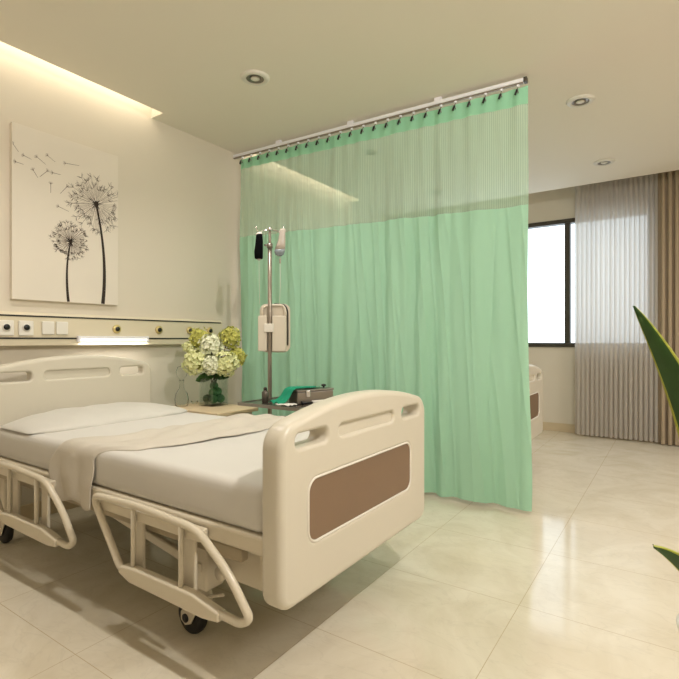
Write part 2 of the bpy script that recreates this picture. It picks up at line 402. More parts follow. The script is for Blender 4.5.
def make_mattress():
    bm = bmesh.new()
    bmesh.ops.create_cube(bm, size=1)
    for v in bm.verts: v.co = Vector((BX + v.co.x * .955, 2.007 + v.co.y * 1.93, .566 + v.co.z * .148))
    bmesh.ops.bevel(bm, geom=bm.edges[:], offset=.042, segments=5, profile=.6, affect='EDGES')
    bmesh.ops.subdivide_edges(bm, edges=[e for e in bm.edges if e.calc_length() > .3], cuts=14, use_grid_fill=True)
    for v in bm.verts:
        if v.co.z > .6: v.co.z += .006 * math.sin(v.co.x * 5) * math.sin(v.co.y * 3) + .006
    for fc in bm.faces: fc.smooth = True
    me = bpy.data.meshes.new('mattress'); bm.to_mesh(me); bm.free(); me.materials.append(M['sheet'])
    o = bpy.data.objects.new('mattress', me); COL.objects.link(o); return o
mt = tag(make_mattress(), 'off-white sheeted mattress on the hospital bed with the blanket across it', 'mattress')

def pillow_pt(u, v):
    # closed cushion: u around the section, v along x
    a = 2 * PI * u; q = 2 * v - 1
    s = math.copysign(1 - (1 - abs(q)) ** 1.6, q)
    e = max(0, 1 - abs(s) ** 2.6) ** .6
    cy, cz = math.cos(a), math.sin(a)
    sgn = lambda q, p: math.copysign(abs(q) ** p, q)
    y = 2.725 + .245 * sgn(cy, .75) * (.6 + .4 * e)
    h = .066 * sgn(cz, .8) * e * (1 + .12 * (y - 2.72) / .24)
    if cz < 0: h *= .10
    h += (.0035 * math.sin(9 * s + 2) * math.sin(y * 21) + .003 * math.sin(17 * s + y * 9)) * (cz > 0) * e
    return (BX - .0 + .472 * s, y, .646 + h)
tag(MB().grid(pillow_pt, 40, 60).build('pillow', M['pillow']), 'wide white pillow at the head of the nearer hospital bed', 'pillow')

def lerp_tab(tab, x):
    for (a, b), (c_, d) in zip(tab, tab[1:]):
        if x <= c_: t = max(0, (x - a) / (c_ - a)); t = t * t * (3 - 2 * t); return b + (d - b) * t
    return tab[-1][1]
near = [(-.22, 1.985), (0, 1.97), (.13, 1.80), (.4, 1.74), (.72, 1.70), (1.2, 1.69)]
far = [(-.22, 2.27), (-.06, 2.33), (.05, 2.25), (.2, 2.16), (.5, 2.13), (.96, 2.14), (1.2, 2.14)]
def blanket_pt(u, v):
    # u across the bed from the near overhang, v from near edge to far edge
    L = 1.30; s = -.20 + L * u                        # arc position, 0 = near top edge
    XL, XR, ZTOP, r = 1.115, 2.105, .656, .05
    W = XR - XL
    if s < 0: x, z = XL, ZTOP - r + s * 1.0
    elif s < r * PI / 2: a = s / r; x, z = XL + r * (1 - math.cos(a)), ZTOP - r + r * math.sin(a)
    elif s < W: x, z = XL + r + (s - r * PI / 2), ZTOP
    else: a = min((s - W) / r, 99); a2 = min(a, PI / 2); x, z = XR - r + r * math.sin(a2), ZTOP - r + r * math.cos(a2) - max(0, (s - W) - r * PI / 2)
    x = min(x, XR)
    y0, y1 = lerp_tab(near, s), lerp_tab(far, s)
    y = y0 + (y1 - y0) * v + .006 * math.sin(s * 17) + .004 * math.sin(s * 41)
    k = min(1, max(0, s / .2))
    if s < 0: x -= .012 * abs(math.sin(v * 7 + 1)) * min(1, -s / .1); z -= .012 * math.sin(v * 9 + .4)
    else:
        ed = min(1, min(v, 1 - v) * 7)
        z += k * ed * (.007 * (1 + math.sin(v * 9 + s * 4)) + .005 * math.sin(v * 21 - s * 9 + 2 * math.sin(s * 7)) + .004 * math.sin(s * 31 + v * 5) + .018 * max(0, s - .4) * (1 + math.sin(v * 8 + s * 13)))
    if s > 0: z -= .007 * (max(0, 1 - v * 10) + max(0, 1 - (1 - v) * 10))
    return (x, y, max(z, .39))
b_ = MB().grid(blanket_pt, 90, 36).build('blanket', M['blanket'], solid=.003)
tag(b_, 'beige folded blanket laid across the nearer bed, hanging over its side rail gap', 'blanket')

bed2 = copy_tree(bed); bed2.location = (2.455, 0, 0); bed2['label'] = 'second cream hospital bed, its foot corner showing past the green curtain'
m2 = mt.copy(); COL.objects.link(m2); m2.location = (2.455, 0, 0); m2['label'] = 'off-white mattress on the bed behind the green curtain'

# ------------------------------------------------------------------ dandelion canvas
AX0, AX1, AZ0, AZ1, AY = 1.33, 2.0, 1.34, 2.382, 3.228
cv = MB().box(AX0, AX1, AY, YA - .001, AZ0, AZ1)
def stroke(p, q, w0, w1=None, mi=1):
    w1 = w0 if w1 is None else w1; d = Vector((q[0] - p[0], q[1] - p[1]))
    if d.length < 1e-6: return
    n = Vector((-d.y, d.x)).normalized(); y = AY - .0006
    pts = [(p[0] + n.x * w0, p[1] + n.y * w0), (p[0] - n.x * w0, p[1] - n.y * w0), (q[0] - n.x * w1, q[1] - n.y * w1), (q[0] + n.x * w1, q[1] + n.y * w1)]
    for a in pts:
        if not (AX0 < a[0] < AX1 and AZ0 < a[1] < AZ1): return
    cv.add([(a[0], y, a[1]) for a in pts], [(0, 1, 2, 3)], mi, False)
def curve_stroke(pts, ws, mi=1):
    for i in range(len(pts) - 1): stroke(pts[i], pts[i + 1], ws[i], ws[i + 1], mi)
def dandelion(c, rad, stem_pts, w):
    cv.add([(c[0] + rad * .085 * math.cos(a), AY - .0007, c[1] + rad * .11 * math.sin(a)) for a in [2 * PI * i / 14 for i in range(14)]], [tuple(range(14))], 1, False)
    for i in range(44):
        a = R.uniform(0, 2 * PI); l = rad * R.uniform(.14, .34); stroke(c, (c[0] + l * math.cos(a), c[1] + l * math.sin(a)), .0022, .0006)
    for i in range(84):
        a = 2 * PI * (i + R.uniform(-.4, .4)) / 84; l0 = rad * R.uniform(.12, .3); l = rad * (R.uniform(.5, .98))
        p = (c[0] + l * math.cos(a), c[1] + l * math.sin(a))
        stroke((c[0] + l0 * math.cos(a), c[1] + l0 * math.sin(a)), p, .0007, .0008, 2)
        for k in range(6):
            b = a + R.uniform(-1.15, 1.15); q = rad * R.uniform(.10, .2)
            stroke(p, (p[0] + q * math.cos(b), p[1] + q * math.sin(b)), .0009, .0005, 1 if k < 3 else 2)
    m = 14; P = []
    for i in range(m + 1):
        t = i / m; P.append(tuple((1 - t) ** 2 * stem_pts[0][j] + 2 * t * (1 - t) * stem_pts[1][j] + t * t * stem_pts[2][j] for j in (0, 1)))
    curve_stroke(P, [w * (.45 + .6 * i / m) for i in range(m + 1)])
dandelion((1.842, 2.012), .188, [(1.842, 2.005), (1.925, 1.66), (1.888, 1.343)], .0125)
dandelion((1.671, 1.732), .122, [(1.671, 1.728), (1.632, 1.56), (1.657, 1.343)], .0085)
for p, q in [((1.336, 2.251), (1.365, 2.215)), ((1.396, 2.201), (1.437, 2.191)), ((1.352, 2.151), (1.392, 2.148)), ((1.469, 2.214), (1.519, 2.185)),
             ((1.532, 2.242), (1.575, 2.217)), ((1.64, 2.228), (1.727, 2.238)), ((1.563, 2.145), (1.609, 2.146)), ((1.447, 2.128), (1.472, 2.091)),
             ((1.526, 2.145), (1.483, 2.098)), ((1.548, 2.07), (1.548, 2.015)), ((1.647, 2.079), (1.605, 2.025)), ((1.597, 1.941), (1.659, 1.923))]:
    stroke(p, q, .0013, .0009, 2)
    a = math.atan2(p[1] - q[1], p[0] - q[0])
    for k in (-.9, -.45, 0, .45, .9): stroke(p, (p[0] + .017 * math.cos(a + k), p[1] + .017 * math.sin(a + k)), .0009, .0006, 2)
tag(cv.build('canvas_picture', [M['art'], M['ink'], M['inklight']]), 'frameless canvas picture of two dark dandelions with drifting seeds on the wall', 'picture')

# ------------------------------------------------------------------ bed-head service panel
HX0, HX1 = .45, 2.935; PY = 3.195
hp = thing('bed_head_panel', 'long ivory service panel with gas outlets and reading light above the headboard', 'wall panel', (1.7, 3.26, 1.07))
hp.location = (0, 0, 0)
MB().prism([(PY, 1.098), (PY, 1.244), (PY + .012, 1.262), (YA - .001, 1.262), (YA - .001, 1.062), (PY + .004, 1.062)], HX0, HX1, 'x').build('body', M['panel'], hp, bevel=.003)
MB().box(HX0, HX1 - .02, PY - .004, PY + .004, 1.236, 1.245).build('trim_strip', M['black'], hp)
MB().box(HX0, 1.70, PY - .004, PY + .004, 1.103, 1.112).build('trim_strip', M['black'], hp)
MB().box(2.20, HX1 - .02, PY - .004, PY + .004, 1.103, 1.112).build('trim_strip', M['black'], hp)
lp = MB().box(1.70, 2.20, PY - .022, PY + .002, 1.104, 1.122).build('reading_light', M['rail'], hp, bevel=.003)
MB().prism([(PY - .020, 1.104), (PY + .002, 1.104), (PY + .002, 1.088), (PY - .012, 1.089), (PY - .020, 1.094)], 1.708, 2.192, 'x').build('diffuser', M['diff'], lp)
for x in (1.70, 2.20): MB().box(x - .008, x + .008, PY - .023, PY + .002, 1.084, 1.123).build('end_cap', M['rail'], lp, bevel=.002)
for x in (1.283, 1.389):
    s = MB().box(x - .041, x + .041, PY - .012, PY + .001, 1.122, 1.212).build('socket_plate', M['white'], hp, bevel=.006, seg=3)
    MB().lathe([(.024, -.016), (.024, -.012)], (x, PY, 1.172), n=20, axis='y').build('socket_ring', M['white'], s)
    MB().lathe([(.017, -.018), (.017, -.012)], (x, PY, 1.172), n=20, axis='y').build('socket_port', M['black'], s)
for x in (1.514, 1.598): MB().box(x - .036, x + .036, PY - .012, PY + .001, 1.13, 1.212).build('blank_plate', M['white'], hp, bevel=.005, seg=3)
for x in (1.968, 2.305, 2.59, 2.795):
    s = MB().lathe([(.030, 0), (.030, -.008), (.026, -.012), (.012, -.012)], (x, PY, 1.172), n=28, axis='y').build('gas_outlet', M['brass'], hp)
    MB().lathe([(.0155, -.018), (.0155, -.010)], (x, PY, 1.172), n=20, axis='y').build('outlet_port', M['black'], s)

# ------------------------------------------------------------------ bedside cabinet and what stands on it
TZ = .63
cb = thing('bedside_cabinet', 'cream bedside cabinet with a pale wooden top beside the headboard', 'cabinet', (0, 0, 0))
MB().box(2.21, 2.53, 2.45, 2.93, .05, TZ - .028).build('body', M['cabinet'], cb, bevel=.006)
MB().box(2.165, 2.545, 2.405, 2.955, TZ - .028, TZ).build('tabletop', M['wood'], cb, bevel=.006, seg=3)
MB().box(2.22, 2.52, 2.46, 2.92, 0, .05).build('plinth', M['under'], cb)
dr = MB().box(2.23, 2.51, 2.436, 2.451, .42, .585).build('drawer', M['cabinet'], cb, bevel=.003)
MB().tube([(2.32, 2.437, .51), (2.32, 2.415, .51), (2.42, 2.415, .51), (2.42, 2.437, .51)], .005, 8).build('handle', M['chrome'], dr)
dd = MB().box(2.23, 2.51, 2.436, 2.451, .08, .41).build('door', M['cabinet'], cb, bevel=.003)
MB().tube([(2.26, 2.437, .3), (2.26, 2.415, .3), (2.26, 2.415, .38), (2.26, 2.437, .38)], .005, 8).build('handle', M['chrome'], dd)

VX, VY = 2.43, 2.735; S = .072; WT = .006; VH = .195
vz = thing('flower_vase', 'square clear glass vase of hydrangeas on the bedside cabinet', 'vase')
MB().box(VX - S, VX + S, VY - S, VY + S, TZ, TZ + .016).build('base', M['glass'], vz, bevel=.003)
g = MB(); zo, z1 = TZ + .016, TZ + VH
a_, b_i = S, S - WT
ring = lambda q, z: [(VX - q, VY - q, z), (VX + q, VY - q, z), (VX + q, VY + q, z), (VX - q, VY + q, z)]
V = ring(a_, zo) + ring(a_, z1) + ring(b_i, zo) + ring(b_i, z1); F = []
for i in range(4):
    j = (i + 1) % 4
    F += [(i, j, 4 + j, 4 + i), (8 + j, 8 + i, 12 + i, 12 + j), (4 + i, 4 + j, 12 + j, 12 + i), (j, i, 8 + i, 8 + j)]
g.add(V, F, 0, False); g.build('wall_of_glass', M['glass'], vz)
fl = [(-.034, -.034, 0), (.033, -.034, 0), (.034, .032, 0), (-.033, .033, 0), (-.018, -.012, .045), (.032, -.006, .048), (.012, .010, .090)]
fn = ['lowest round green ball at the bed-side corner of the glass vase', 'round green ball at the front corner on the floor of the glass vase', 'round green ball at the curtain side of the glass vase floor',
      'round green ball at the rear wall side of the glass vase floor', 'middle layer green ball nearest the bed in the glass vase', 'middle layer green ball on the curtain side in the glass vase', 'topmost round green ball of the heap in the glass vase']
for (x, y, z), lb in zip(fl, fn):
    tag(MB().ball((0, 0, 0), .031, n=18).build('green_ball', M['fruit']), lb, 'ball', 'green balls in the glass vase').location = (VX + x, VY + y, TZ + .016 + .031 + z)

FW = Vector((.828, .561, 0)); RT = Vector((.561, -.828, 0)); CAMZ = 1.1
def px_at(u, v, d): l = (u - 339.5) / 495 * d; return FW * d + RT * l + Vector((0, 0, CAMZ + (339.5 - v) / 495 * d))
dv = FW.dot(Vector((VX, VY, 0)))
def blossom(c, rad, mats, parent):
    b = MB(); b.ball(c, rad * .72, n=12, mi=1)
    rad *= 1.2; n = 80; ga = PI * (3 - 5 ** .5)
    for i in range(n):
        z = 1 - 2 * (i + .5) / n; r = math.sqrt(1 - z * z); a = ga * i
        d = Vector((r * math.cos(a), r * math.sin(a), z)); d = (d + Vector((R.uniform(-.1, .1), R.uniform(-.1, .1), R.uniform(-.1, .1)))).normalized()
        t = d.orthogonal().normalized(); s_ = d.cross(t); o = c + d * rad * R.uniform(.78, 1.10); tw = R.uniform(0, PI / 2); q = rad * .29
        for k in range(4):
            an = tw + k * PI / 2; e = t * math.cos(an) + s_ * math.sin(an); p = d.cross(e)
            tip = d * q * R.uniform(-.15, .55)
            b.add([o - d * q * .25, o + e * q * .55 + p * q * .5 + tip * .6, o + e * q * 1.05 + tip, o + e * q * .55 - p * q * .5 + tip * .6], [(0, 1, 2), (0, 2, 3)], 0, False)
    return b.build('blossom', mats, parent)
def leaf_shape(name, base, tip, w, m, parent, sag=.0):
    base, tip = Vector(base), Vector(tip); d = tip - base; side = d.cross(FW + Vector((0, 0, .5))).normalized(); up = side.cross(d).normalized()
    def fn(u, v):
        k = w * (math.sin(PI * min(1, u * .97 + .03)) ** .75); s = 2 * v - 1
        return base + d * u + side * k * s + up * (abs(s) * k * .25 + sag * math.sin(PI * u)) + side * .002 * math.sin(u * 25)
    return MB().grid(fn, 12, 6).build(name, m, parent, solid=.002)
heads = [(210.8, 345.8, .066, -.02, 'bloomw', 'cream white hydrangea, the tall central bloom of the bouquet'),
         (196, 362, .071, -.05, 'bloomy', 'pale lime hydrangea hanging lowest on the headboard side of the bouquet'),
         (200, 338.5, .060, .06, 'bloomg', 'deep lime hydrangea at the top of the bouquet on the headboard side'),
         (230, 337.5, .062, .05, 'bloomg', 'lime hydrangea topmost on the green curtain side of the bouquet'),
         (236.5, 356.5, .056, .05, 'bloomg', 'olive lime hydrangea furthest out towards the green curtain'),
         (211.5, 365, .052, -.07, 'bloomw', 'small white hydrangea low in the front of the bouquet'),
         (226, 363, .070, -.03, 'bloomy', 'large pale hydrangea low on the green curtain side of the bouquet'),
         (188.5, 347, .034, .02, 'bloomy', 'smallest lime hydrangea sprig reaching towards the reading light')]
for k, (u, v, rad, dd_, mk, lb) in enumerate(heads):
    hp_ = px_at(u, v, dv + dd_); base = Vector((VX + .012 * math.cos(k), VY + .012 * math.sin(k), TZ + .022 + .1)); neck = Vector((VX + .014 * math.cos(k), VY + .014 * math.sin(k), TZ + VH + .01))
    f_ = thing('hydrangea', lb, 'flower', tuple(base), 'hydrangeas in the glass vase'); f_.location = (0, 0, 0)
    blossom(hp_, rad, [M[mk], M['bloomg']], f_)
    P = [base * (1 - t) ** 2 + neck * 2 * t * (1 - t) + hp_ * t * t for t in [i / 8 for i in range(9)]]
    MB().tube(P, .0042, 7).build('stem', M['stem'], f_)
    if k in (1, 3, 5, 6):
        tp = {1: (195.5, 381, -.03), 3: (229.5, 377, .02), 5: (205, 377, -.07), 6: (222, 378, -.06)}[k]
        leaf_shape('leaf', neck, px_at(tp[0], tp[1], dv + tp[2]), .036, M['foliage'], f_, .01)

dc = thing('glass_decanter', 'clear glass decanter with a round stopper near the headboard on the cabinet', 'decanter')
MB().lathe([(.036, 0), (.044, .01), (.048, .05), (.04, .09), (.018, .125), (.013, .16), (.018, .185), (.014, .186), (.010, .16), (.015, .127), (.036, .09), (.044, .05), (.038, .014), (.004, .012)], (2.262, 2.875, TZ), n=20).build('bottle', M['thinglass'], dc)
MB().lathe([(.010, .18), (.016, .192), (.034, .215), (.04, .245), (.028, .275), (.006, .285)], (2.262, 2.875, TZ), n=16).build('stopper', M['thinglass'], dc)
tag(MB().lathe([(.012, 0), (.02, .004), (.026, .022), (.024, .022), (.018, .008), (.004, .006)], (2.40, 2.905, TZ), n=18).build('glass_dish', M['thinglass']), 'tiny clear glass dish behind the vase on the cabinet', 'dish')

# ------------------------------------------------------------------ instrument trolley with drip pole
ty = .70
tr = thing('instrument_trolley', 'dark topped instrument trolley with a tall drip pole between bed and curtain', 'trolley')
t_ = MB(); t_.box(2.235, 2.86, 1.795, 2.285, ty - .012, ty - .002)
t_.build('tray', M['darktray'], tr, bevel=.002)
rim = MB()
for (x0, x1, y0, y1) in ((2.23, 2.865, 1.79, 1.80), (2.23, 2.865, 2.28, 2.29), (2.23, 2.24, 1.80, 2.28), (2.855, 2.865, 1.80, 2.28)): rim.box(x0, x1, y0, y1, ty - .016, ty + .003)
rim.build('tray_rim', M['steel'], tr)
px_, py_ = 2.535, 2.293
MB().tube([(px_, py_, .10), (px_, py_, 1.20), (px_, py_, 1.74)], .0145, 14).build('pole', M['pole'], tr)
MB().tube([(px_, py_, 1.70), (px_, py_, 1.862)], .010, 12).build('pole_extension', M['pole'], tr)
kb = MB().lathe([(.02, -.03), (.02, .0)], (px_, py_, 1.755), n=16).build('height_clamp', M['steel'], tr)
MB().tube([(px_, py_, 1.745), (px_ - .02, py_ + .032, 1.745)], .007, 8).build('clamp_knob', M['chrome'], kb)
for s in (-1, 1):
    q = lambda a, z: tuple(Vector((px_, py_, z)) + RT * a * s)
    MB().tube(bend([q(0, 1.85), q(.05, 1.845), q(.070, 1.83), q(.088, 1.845), q(.094, 1.875)], .02, 4), .0038, 8).build('hook_arm', M['chrome'], tr)
MB().lathe([(.017, -.006), (.019, .006), (.010, .018)], (px_, py_, 1.85), n=14).build('pole_cap', M['chrome'], tr)
MB().box(px_ - .03, px_ + .03, 2.25, 2.33, ty - .035, ty - .012).build('tray_bracket', M['steel'], tr, bevel=.004)
bs = MB()
bs.tube([(2.62, 1.85, .10), (px_, py_ - .02, .12), (2.75, 2.28, .10)], .016, 10)
bs.tube([(px_, py_, .12), (2.35, 2.0, .10)], .016, 10)
bb_ = bs.build('base', M['steel'], tr)
for (x, y) in ((2.62, 1.85), (2.75, 2.28), (2.35, 2.0)):
    MB().lathe([(.012, -.012), (.036, -.011), (.038, -.006), (.038, .006), (.036, .011), (.012, .012)], (x, y, .038), n=18, axis='x').build('wheel', M['rubber'], bb_)
    MB().box(x - .018, x + .018, y - .012, y + .012, .07, .105).build('wheel_fork', M['steel'], bb_)

def bag_profile(tab, thick):
    """closed pouch: rows of (z, half width, offset)"""
    b = MB(); n = 16; V = []; F = []
    for (z, w, off, k) in tab:
        for j in range(n):
            a = 2 * PI * j / n; V.append(tuple(RT * (off + w * math.cos(a)) + FW * (thick * k * math.sin(a)) + Vector((0, 0, z))))
    m = len(tab)
    for i in range(m - 1):
        for j in range(n): F.append((i * n + j, i * n + (j + 1) % n, (i + 1) * n + (j + 1) % n, (i + 1) * n + j))
    F.append(tuple(range(n - 1, -1, -1))); F.append(tuple((m - 1) * n + j for j in range(n)))
    return b.add(V, F)
o1 = Vector((px_, py_, 0)) - RT * .074
bk = thing('infusion_bag', 'black infusion pouch hanging from the drip pole on the headboard side', 'bag', tuple(o1 + Vector((0, 0, 1.64))), 'bags on the drip pole')
z0_ = -1.64
MB.bk = bag_profile([(1.650 + z0_, .022, 0, .5), (1.656 + z0_, .028, -.002, .8), (1.70 + z0_, .030, -.003, .9), (1.76 + z0_, .026, .001, .8), (1.80 + z0_, .023, .002, .6), (1.822 + z0_, .022, .002, .3)], .02).build('pouch', M['blackbag'], bk)
bag_profile([(1.812 + z0_, .020, 0, .3), (1.822 + z0_, .022, 0, .3), (1.836 + z0_, .012, .006, .2)], .02).build('hanging_tab', M['white'], bk)
bag_profile([(1.642 + z0_, .008, 0, .3), (1.650 + z0_, .016, 0, .5), (1.656 + z0_, .018, 0, .4)], .02).build('port', M['ivbag'], bk)
MB().tube([(0, 0, 0), (.002, 0, -.15), (.01, .004, -.30)], .0014, 5).build('drip_line', M['white'], bk)
o2 = Vector((px_, py_, 0)) + RT * .070
wb = thing('infusion_bag', 'pale clear infusion bag with grey fluid hanging nearer the curtain opening', 'bag', tuple(o2 + Vector((0, 0, 1.67))), 'bags on the drip pole')
z0_ = -1.67
bag_profile([(1.715 + z0_, .036, -.001, .9), (1.745 + z0_, .031, .006, 1), (1.78 + z0_, .025, .012, 1), (1.82 + z0_, .021, .015, .6), (1.845 + z0_, .022, .017, .3), (1.858 + z0_, .016, .020, .2)], .018).build('pouch', M['ivbag'], wb)
bag_profile([(1.670 + z0_, .014, -.004, .5), (1.680 + z0_, .028, -.004, .9), (1.70 + z0_, .036, -.003, .95), (1.715 + z0_, .0362, -.001, .92)], .018).build('fluid', M['ivfluid'], wb)
MB().lathe([(.003, -.05), (.006, -.047), (.006, -.02), (.002, -.015), (.002, .006)], (0, 0, 0), n=10).build('drip_chamber', M['ivbag'], wb)
MB().tube([(0, 0, -.048), (.004, 0, -.2), (-.002, .004, -.34)], .0014, 5).build('drip_line', M['white'], wb)

pp = thing('infusion_pump', 'cream twin-shell infusion pump clamped halfway up the drip pole', 'medical device', (px_, py_, 1.0))
pp.rotation_euler = (0, 0, math.atan2(RT.y, RT.x))   # local x runs across the device, local -y faces the bed
def shell(x0, x1, z0, z1, y0, y1, r): return MB().prism(rrect(x0, x1, z0, z1, r), y0, y1, 'y')
shell(-.078, -.018, .02, .262, -.022, .0165, .008).build('side_shell', M['pump'], pp, bevel=.006, seg=3)
shell(.018, .112, .018, .262, -.022, .0165, .008).build('side_shell', M['pump'], pp, bevel=.006, seg=3)
shell(-.072, .138, .012, .345, .016, .022, .045).build('back_plate', M['pump'], pp, bevel=.001)
MB().tube(bend([(-.055, .005, .25), (-.05, .005, .325), (.0, .005, .335), (.085, .005, .335), (.104, .005, .31), (.106, .005, .25)], .03, 5), .009, 10).build('carry_handle', M['pump'], pp)
MB().tube(bend([(.03, .010, .345), (.10, .010, .340), (.122, .010, .30), (.122, .010, .06)], .04, 5), .0042, 8).build('black_seal', M['black'], pp)
shell(-.035, .030, .150, .208, -.034, -.0155, .006).build('clamp_block', M['white'], pp, bevel=.004)

# on the tray
bt = thing('specimen_bottle', 'small brown capped bottle on the dark tray beside the drip pole', 'bottle', (2.345, 2.16, ty - .002))
MB().lathe([(.018, 0), (.022, .004), (.022, .066), (.014, .076), (.010, .08)], n=18).build('body', M['darktray'], bt)
MB().lathe([(.012, .079), (.012, .094), (.006, .098)], n=14).build('cap', M['black'], bt)
AN = math.radians(-20)
sb = thing('instrument_box', 'low brown steel instrument box with a knobbed lid under the green cloth', 'box', (2.513, 1.92, ty - .002)); sb.rotation_euler = (0, 0, AN)
MB().box(-.135, .135, -.055, .055, .0, .078).build('body', M['steel'], sb, bevel=.008, seg=3)
MB().box(-.138, .138, -.058, .058, .078, .090).build('lid', M['steel'], sb, bevel=.005, seg=3)
MB().lathe([(.006, .089), (.006, .098), (.016, .102), (.016, .11), (.006, .114)], (.095, 0, 0), n=14).build('knob', M['black'], sb)
MB().box(-.075, -.045, -.062, -.055, .045, .085).build('latch', M['chrome'], sb, bevel=.003)
def cloth_pt(u, v):
    s = u; w_ = 2 * v - 1
    path = [(.045, .094), (-.135, .097), (-.155, .085), (-.175, .045), (-.205, .014), (-.245, .006)]
    ln = [0]
    for a, b in zip(path, path[1:]): ln.append(ln[-1] + math.dist(a, b))
    t = s * ln[-1]
    for i in range(len(path) - 1):
        if t <= ln[i + 1] + 1e-9:
            k = (t - ln[i]) / (ln[i + 1] - ln[i]); x = path[i][0] + k * (path[i + 1][0] - path[i][0]); z = path[i][1] + k * (path[i + 1][1] - path[i][1]); break
    fall = max(0, min(1, (-.14 - x) / .09))
    y = .012 + w_ * (.048 + .02 * fall) + .04 * fall
    z += (.004 + .006 * fall) * (1 + math.sin(w_ * 6 + s * 5)) * .7
    return (x, y, z + .001)
gc = MB().grid(cloth_pt, 36, 18).build('surgical_cloth', M['greencloth'], solid=.003)
gc.location = (2.513, 1.92, ty - .002); gc.rotation_euler = (0, 0, AN)
tag(gc, 'dark green surgical cloth draped over the end of the steel box', 'cloth')
sy = thing('syringe', 'white plastic syringe lying on the tray in front of the steel box', 'syringe', (2.513, 1.92, ty + .012)); sy.rotation_euler = (0, 0, AN)
MB().lathe([(.012, -.05), (.012, .055), (.004, .062)], (0, -.092, 0), n=14, axis='x').build('barrel', M['white'], sy)
MB().lathe([(.003, .06), (.003, .10)], (0, -.092, 0), n=8, axis='x').build('nozzle', M['white'], sy)
MB().lathe([(.006, -.12), (.006, -.05)], (0, -.092, 0), n=10, axis='x').build('plunger', M['black'], sy)
MB().lathe([(.013, -.126), (.013, -.12)], (0, -.092, 0), n=12, axis='x').build('plunger_flange', M['black'], sy)
gz = MB().grid(lambda u, v: (2.262 + .085 * u + .01 * v, 1.90 + .11 * v, ty + .002 + .007 * abs(math.sin(u * 7 + v * 4))), 12, 12).build('gauze_pad', M['paper'], solid=.003)
tag(gz, 'crumpled white gauze pad by the near corner of the dark tray', 'gauze')

# ------------------------------------------------------------------ privacy curtain on its rail
CXc = 3.18; CY0, CY1 = 3.185, .762
def cxl(y): return 3.13 + (3.26 - y) * .0395          # the rail runs very slightly out of square
rl = thing('curtain_rail', 'silver ceiling curtain rail carrying the green privacy curtain', 'rail', (0, 0, 0))
def rail_bar(y0, y1, w, z0, z1, name, m, bv):
    a, b = cxl(y0), cxl(y1)
    return MB().prism([(a - w, y0), (a + w, y0), (b + w, y1), (b - w, y1)], z0, z1, 'z').build(name, m, rl, bevel=bv)
rail_bar(.785, YA - .001, .016, 2.719, 2.742, 'track', M['rail'], .004)
rail_bar(.79, YA - .002, .007, 2.710, 2.7195, 'track_slot', M['pole'], 0)
rail_bar(.765, .786, .018, 2.712, 2.745, 'end_cap', M['darktray'], .003)
for y in (1.35, 2.05, 2.75): rail_bar(y - .025, y + .025, .012, 2.741, ZC, 'ceiling_bracket', M['rail'], .002)
pc = thing('privacy_curtain', 'green hospital curtain with an open mesh top drawn across the room', 'curtain', (0, 0, 0))
NH = 24
def cx_fold(y, z):
    h = max(0, (2.65 - z) / 2.62)                           # 0 top, 1 bottom
    s = (CY0 - y) / (CY0 - CY1)
    g_ = .006 + .026 * h
    a = math.sin(s * 2 * PI * 11 + 1.3 * math.sin(s * 17) + 1.5 * h)
    b = math.sin(s * 2 * PI * 19 + 1.3 + 1.1 * math.sin(s * 9 + 2 * h))
    c_ = math.sin(s * 2 * PI * 5.2 + 2.1 + .8 * h)
    nz = noise.noise(Vector((y * 7 + z * 1.6, z * .8, 3.1))) * 1.1 + noise.noise(Vector((y * 17 - z * 1.1, z * 1.1, 8.7))) * .5
    cr = (1 - abs(noise.noise(Vector((y * 9 + z * .45, z * .4, 5.3))))) ** 7 - (1 - abs(noise.noise(Vector((y * 12 - z * .8, z * .45, 1.7))))) ** 8
    nz += .6 * cr
    return cxl(y) + min(1, h * 4) * .016 * nz + g_ * (.55 * a + .35 * b + .5 * c_) + (.006 * math.cos(2 * PI * s * (NH - 1)) * max(0, 1 - h * 6))
def panel(zt, zb, name, m, nu=260, nv=20):
    def fn(u, v):
        s = u; y = CY0 + (CY1 - CY0) * s
        ztop, zbot = zt(s), zb(s); z = ztop + (zbot - ztop) * v
        h = max(0, (2.65 - z) / 2.62)
        yy = y - .018 * s * h ** 1.5 - .012 * max(0, (s - .97) / .03) * math.sin(h * 9) * h
        return (cx_fold(y, z), yy, z)
    return MB().grid(fn, nu, nv).build(name, m, pc)
ztop = lambda s: 2.694 - .010 * (.5 - .5 * math.cos(2 * PI * s * (NH - 1)))
zband = lambda s: 2.605 - .025 * s
zmesh = lambda s: 2.005 - .060 * s
panel(ztop, zband, 'heading_band', M['band'], 300, 6)
panel(zband, zmesh, 'mesh_panel', M['mesh'], 240, 12)
panel(zmesh, lambda s: .030 + .006 * math.sin(s * 40) - .008 * max(0, (s - .9) / .1), 'cloth_panel', M['curtain'], 520, 60)
for i in range(NH):
    s = (i + .3) / (NH - .4); y = CY0 + (CY1 + .03 - CY0) * s; x = cxl(y)
    hk = MB().tube(bend([(x, y, 2.708), (x, y, 2.692), (x - .016, y, 2.684), (x - .020, y - .004, 2.664), (x - .012, y - .006, 2.650), (x - .004, y, 2.665)], .008, 3), .0028, 7).build('hook', M['steel'], pc)
    MB().lathe([(.004, 0), (.010, .002), (.010, .012), (.006, .014)], (x, y, 2.698), n=12).build('glider', M['rail'], hk)
    MB().tube([(x - .021, y, 2.672), (x - .023, y + .006, 2.655), (x - .020, y + .012, 2.642)], .007, 8).build('clip', M['black'], hk)

